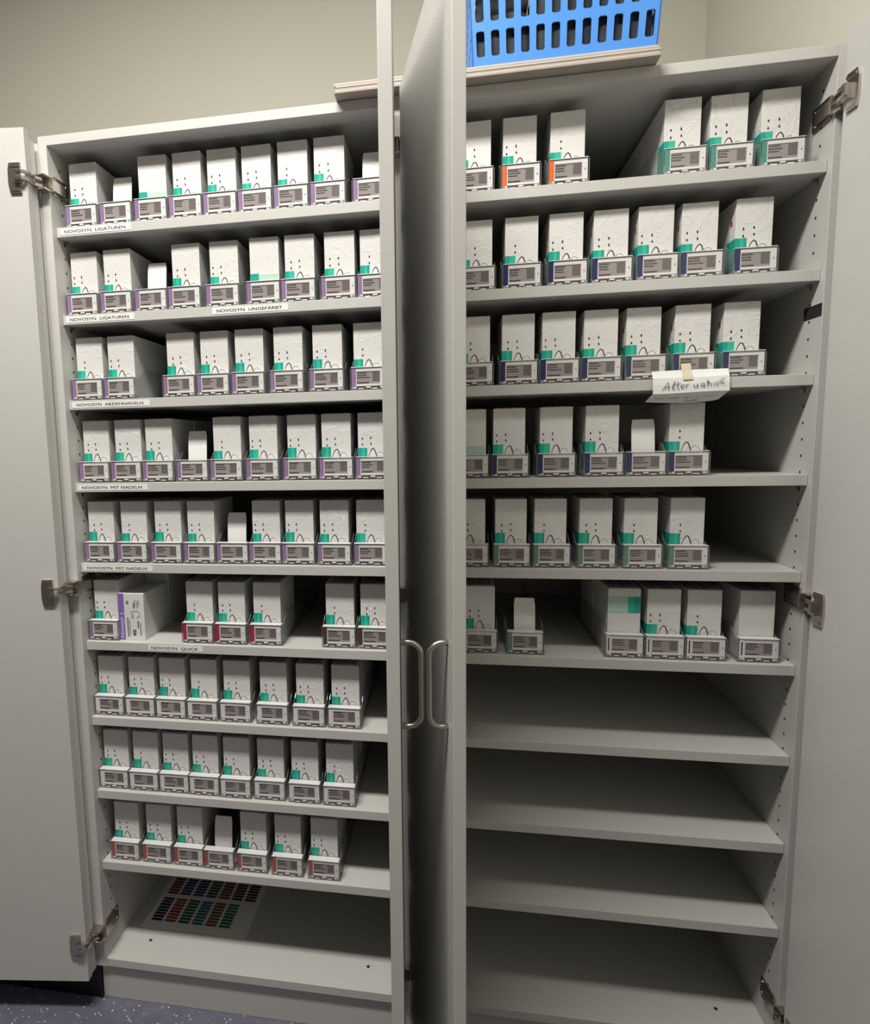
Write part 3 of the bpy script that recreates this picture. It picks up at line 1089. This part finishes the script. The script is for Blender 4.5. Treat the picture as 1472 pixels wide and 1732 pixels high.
def wall_slotted(axis, sgn, half, other, nslots):
    """slotted wall between two rails; coordinates: u along the wall, w outward, z up"""
    b = MB()
    z_levels = [(0, .0175), (.0615, .0770), (.1210, BHT)]

    def pt(u, w, zz):
        g = 1 + 0 * zz
        off = TAP * zz / BHT
        uu = u * (half + off) / half
        ww = other + off - w
        return (uu, sgn * ww, zz) if axis == 'y' else (sgn * ww, uu, zz)

    def blk(u0, u1, z0, z1):
        q = [pt(u0, 0, z0), pt(u1, 0, z0), pt(u1, TH_, z0), pt(u0, TH_, z0), pt(u0, 0, z1), pt(u1, 0, z1), pt(u1, TH_, z1), pt(u0, TH_, z1)]
        b.hexa(q)
    for z0, z1 in z_levels:
        blk(-half, half, z0, z1)
    pitch = (2 * half - .006) / nslots
    sw = pitch * .56
    edges = [-half]
    for k in range(nslots):
        c = -half + .003 + pitch * (k + .5)
        edges += [c - sw / 2, c + sw / 2]
    edges.append(half)
    for (z0, z1) in ((.0175, .0615), (.0770, .1210)):
        for k in range(0, len(edges), 2):
            blk(edges[k], edges[k + 1], z0, z1)
        # rounded slot corners
        for k in range(1, len(edges) - 1, 2):
            e0, e1 = edges[k], edges[k + 1]
            c = .0028
            for (ua, ub) in ((e0, e0 + c), (e1, e1 - c)):
                for (za, zb_) in ((z0, z0 + c), (z1, z1 - c)):
                    i = len(b.v)
                    b.v += [pt(ua, 0, za), pt(ub, 0, za), pt(ua, 0, zb_), pt(ua, TH_, za), pt(ub, TH_, za), pt(ua, TH_, zb_)]
                    for f in ((0, 1, 2), (3, 5, 4), (1, 4, 5, 2), (0, 3, 4, 1), (0, 2, 5, 3)):
                        b.f.append(tuple(i + q for q in f))
                        b.m.append(0)
    return b


link('long_wall', wall_slotted('y', -1, hx, hy, 12).mesh('basket_long_wall', BLUE), bk)
link('long_wall', wall_slotted('y', 1, hx, hy, 12).mesh('basket_long_wall', BLUE), bk)
link('end_wall', wall_slotted('x', -1, hy, hx, 8).mesh('basket_end_wall', BLUE), bk)
link('end_wall', wall_slotted('x', 1, hy, hx, 8).mesh('basket_end_wall', BLUE), bk)
b = MB()
b.box(-hx, hx, -hy, hy, .0003, .0030)
link('base', b.mesh('basket_base', BLUE), bk)
b = MB()
g = TAP
for (x0, x1, y0, y1) in ((-hx - g - .008, hx + g + .008, -hy - g - .008, -hy - g + .002), (-hx - g - .008, hx + g + .008, hy + g - .002, hy + g + .008),
                         (-hx - g - .008, -hx - g + .002, -hy - g, hy + g), (hx + g - .002, hx + g + .008, -hy - g, hy + g)):
    b.box(x0, x1, y0, y1, BHT - .008, BHT + .002)
link('rim', b.mesh('basket_rim', BLUE, .001), bk)


def bundle(name, loc, size, m, label, seed):
    me = bpy.data.meshes.new(name)
    bm = bmesh.new()
    bmesh.ops.create_cube(bm, size=1)
    bmesh.ops.subdivide_edges(bm, edges=list(bm.edges), cuts=5, use_grid_fill=True)
    r = random.Random(seed)
    for v in bm.verts:
        c = v.co
        k = 1 - .25 * (abs(c.x * 2) ** 4 + abs(c.y * 2) ** 4) * .5
        c.z = -.5 + (c.z + .5) * k
        c.x *= size[0]
        c.y *= size[1]
        c.z = (c.z + .5) * size[2]
        if c.z > .002:
            c.x += r.uniform(-1, 1) * .003
            c.y += r.uniform(-1, 1) * .003
            c.z += r.uniform(-1, 1) * .004
    for f in bm.faces:
        f.smooth = True
    bm.to_mesh(me)
    bm.free()
    me.materials.append(m)
    o = link(name, me, None, loc)
    tag(o, label, 'pouch', 'contents of the blue basket')
    return o


by_ = (BY0 + BY1) / 2
bundle('soft_pouch', (.975, by_, bz + .0032), (.100, .212, .105), DARKC, 'dark soft pouch at the left end inside the blue basket', 1)
bundle('soft_pouch', (1.083, by_, bz + .0032), (.108, .212, .155), DARKC, 'dark soft pouch in the middle inside the blue basket', 2)
bundle('soft_pouch', (1.190, by_, bz + .0032), (.100, .212, .150), DARKC, 'dark soft pouch at the right end inside the blue basket', 3)
bundle('folded_cloth', (.975, by_, bz + .112), (.095, .20, .05), LIGHTC, 'pale folded cloth on the left pouch inside the blue basket', 4)
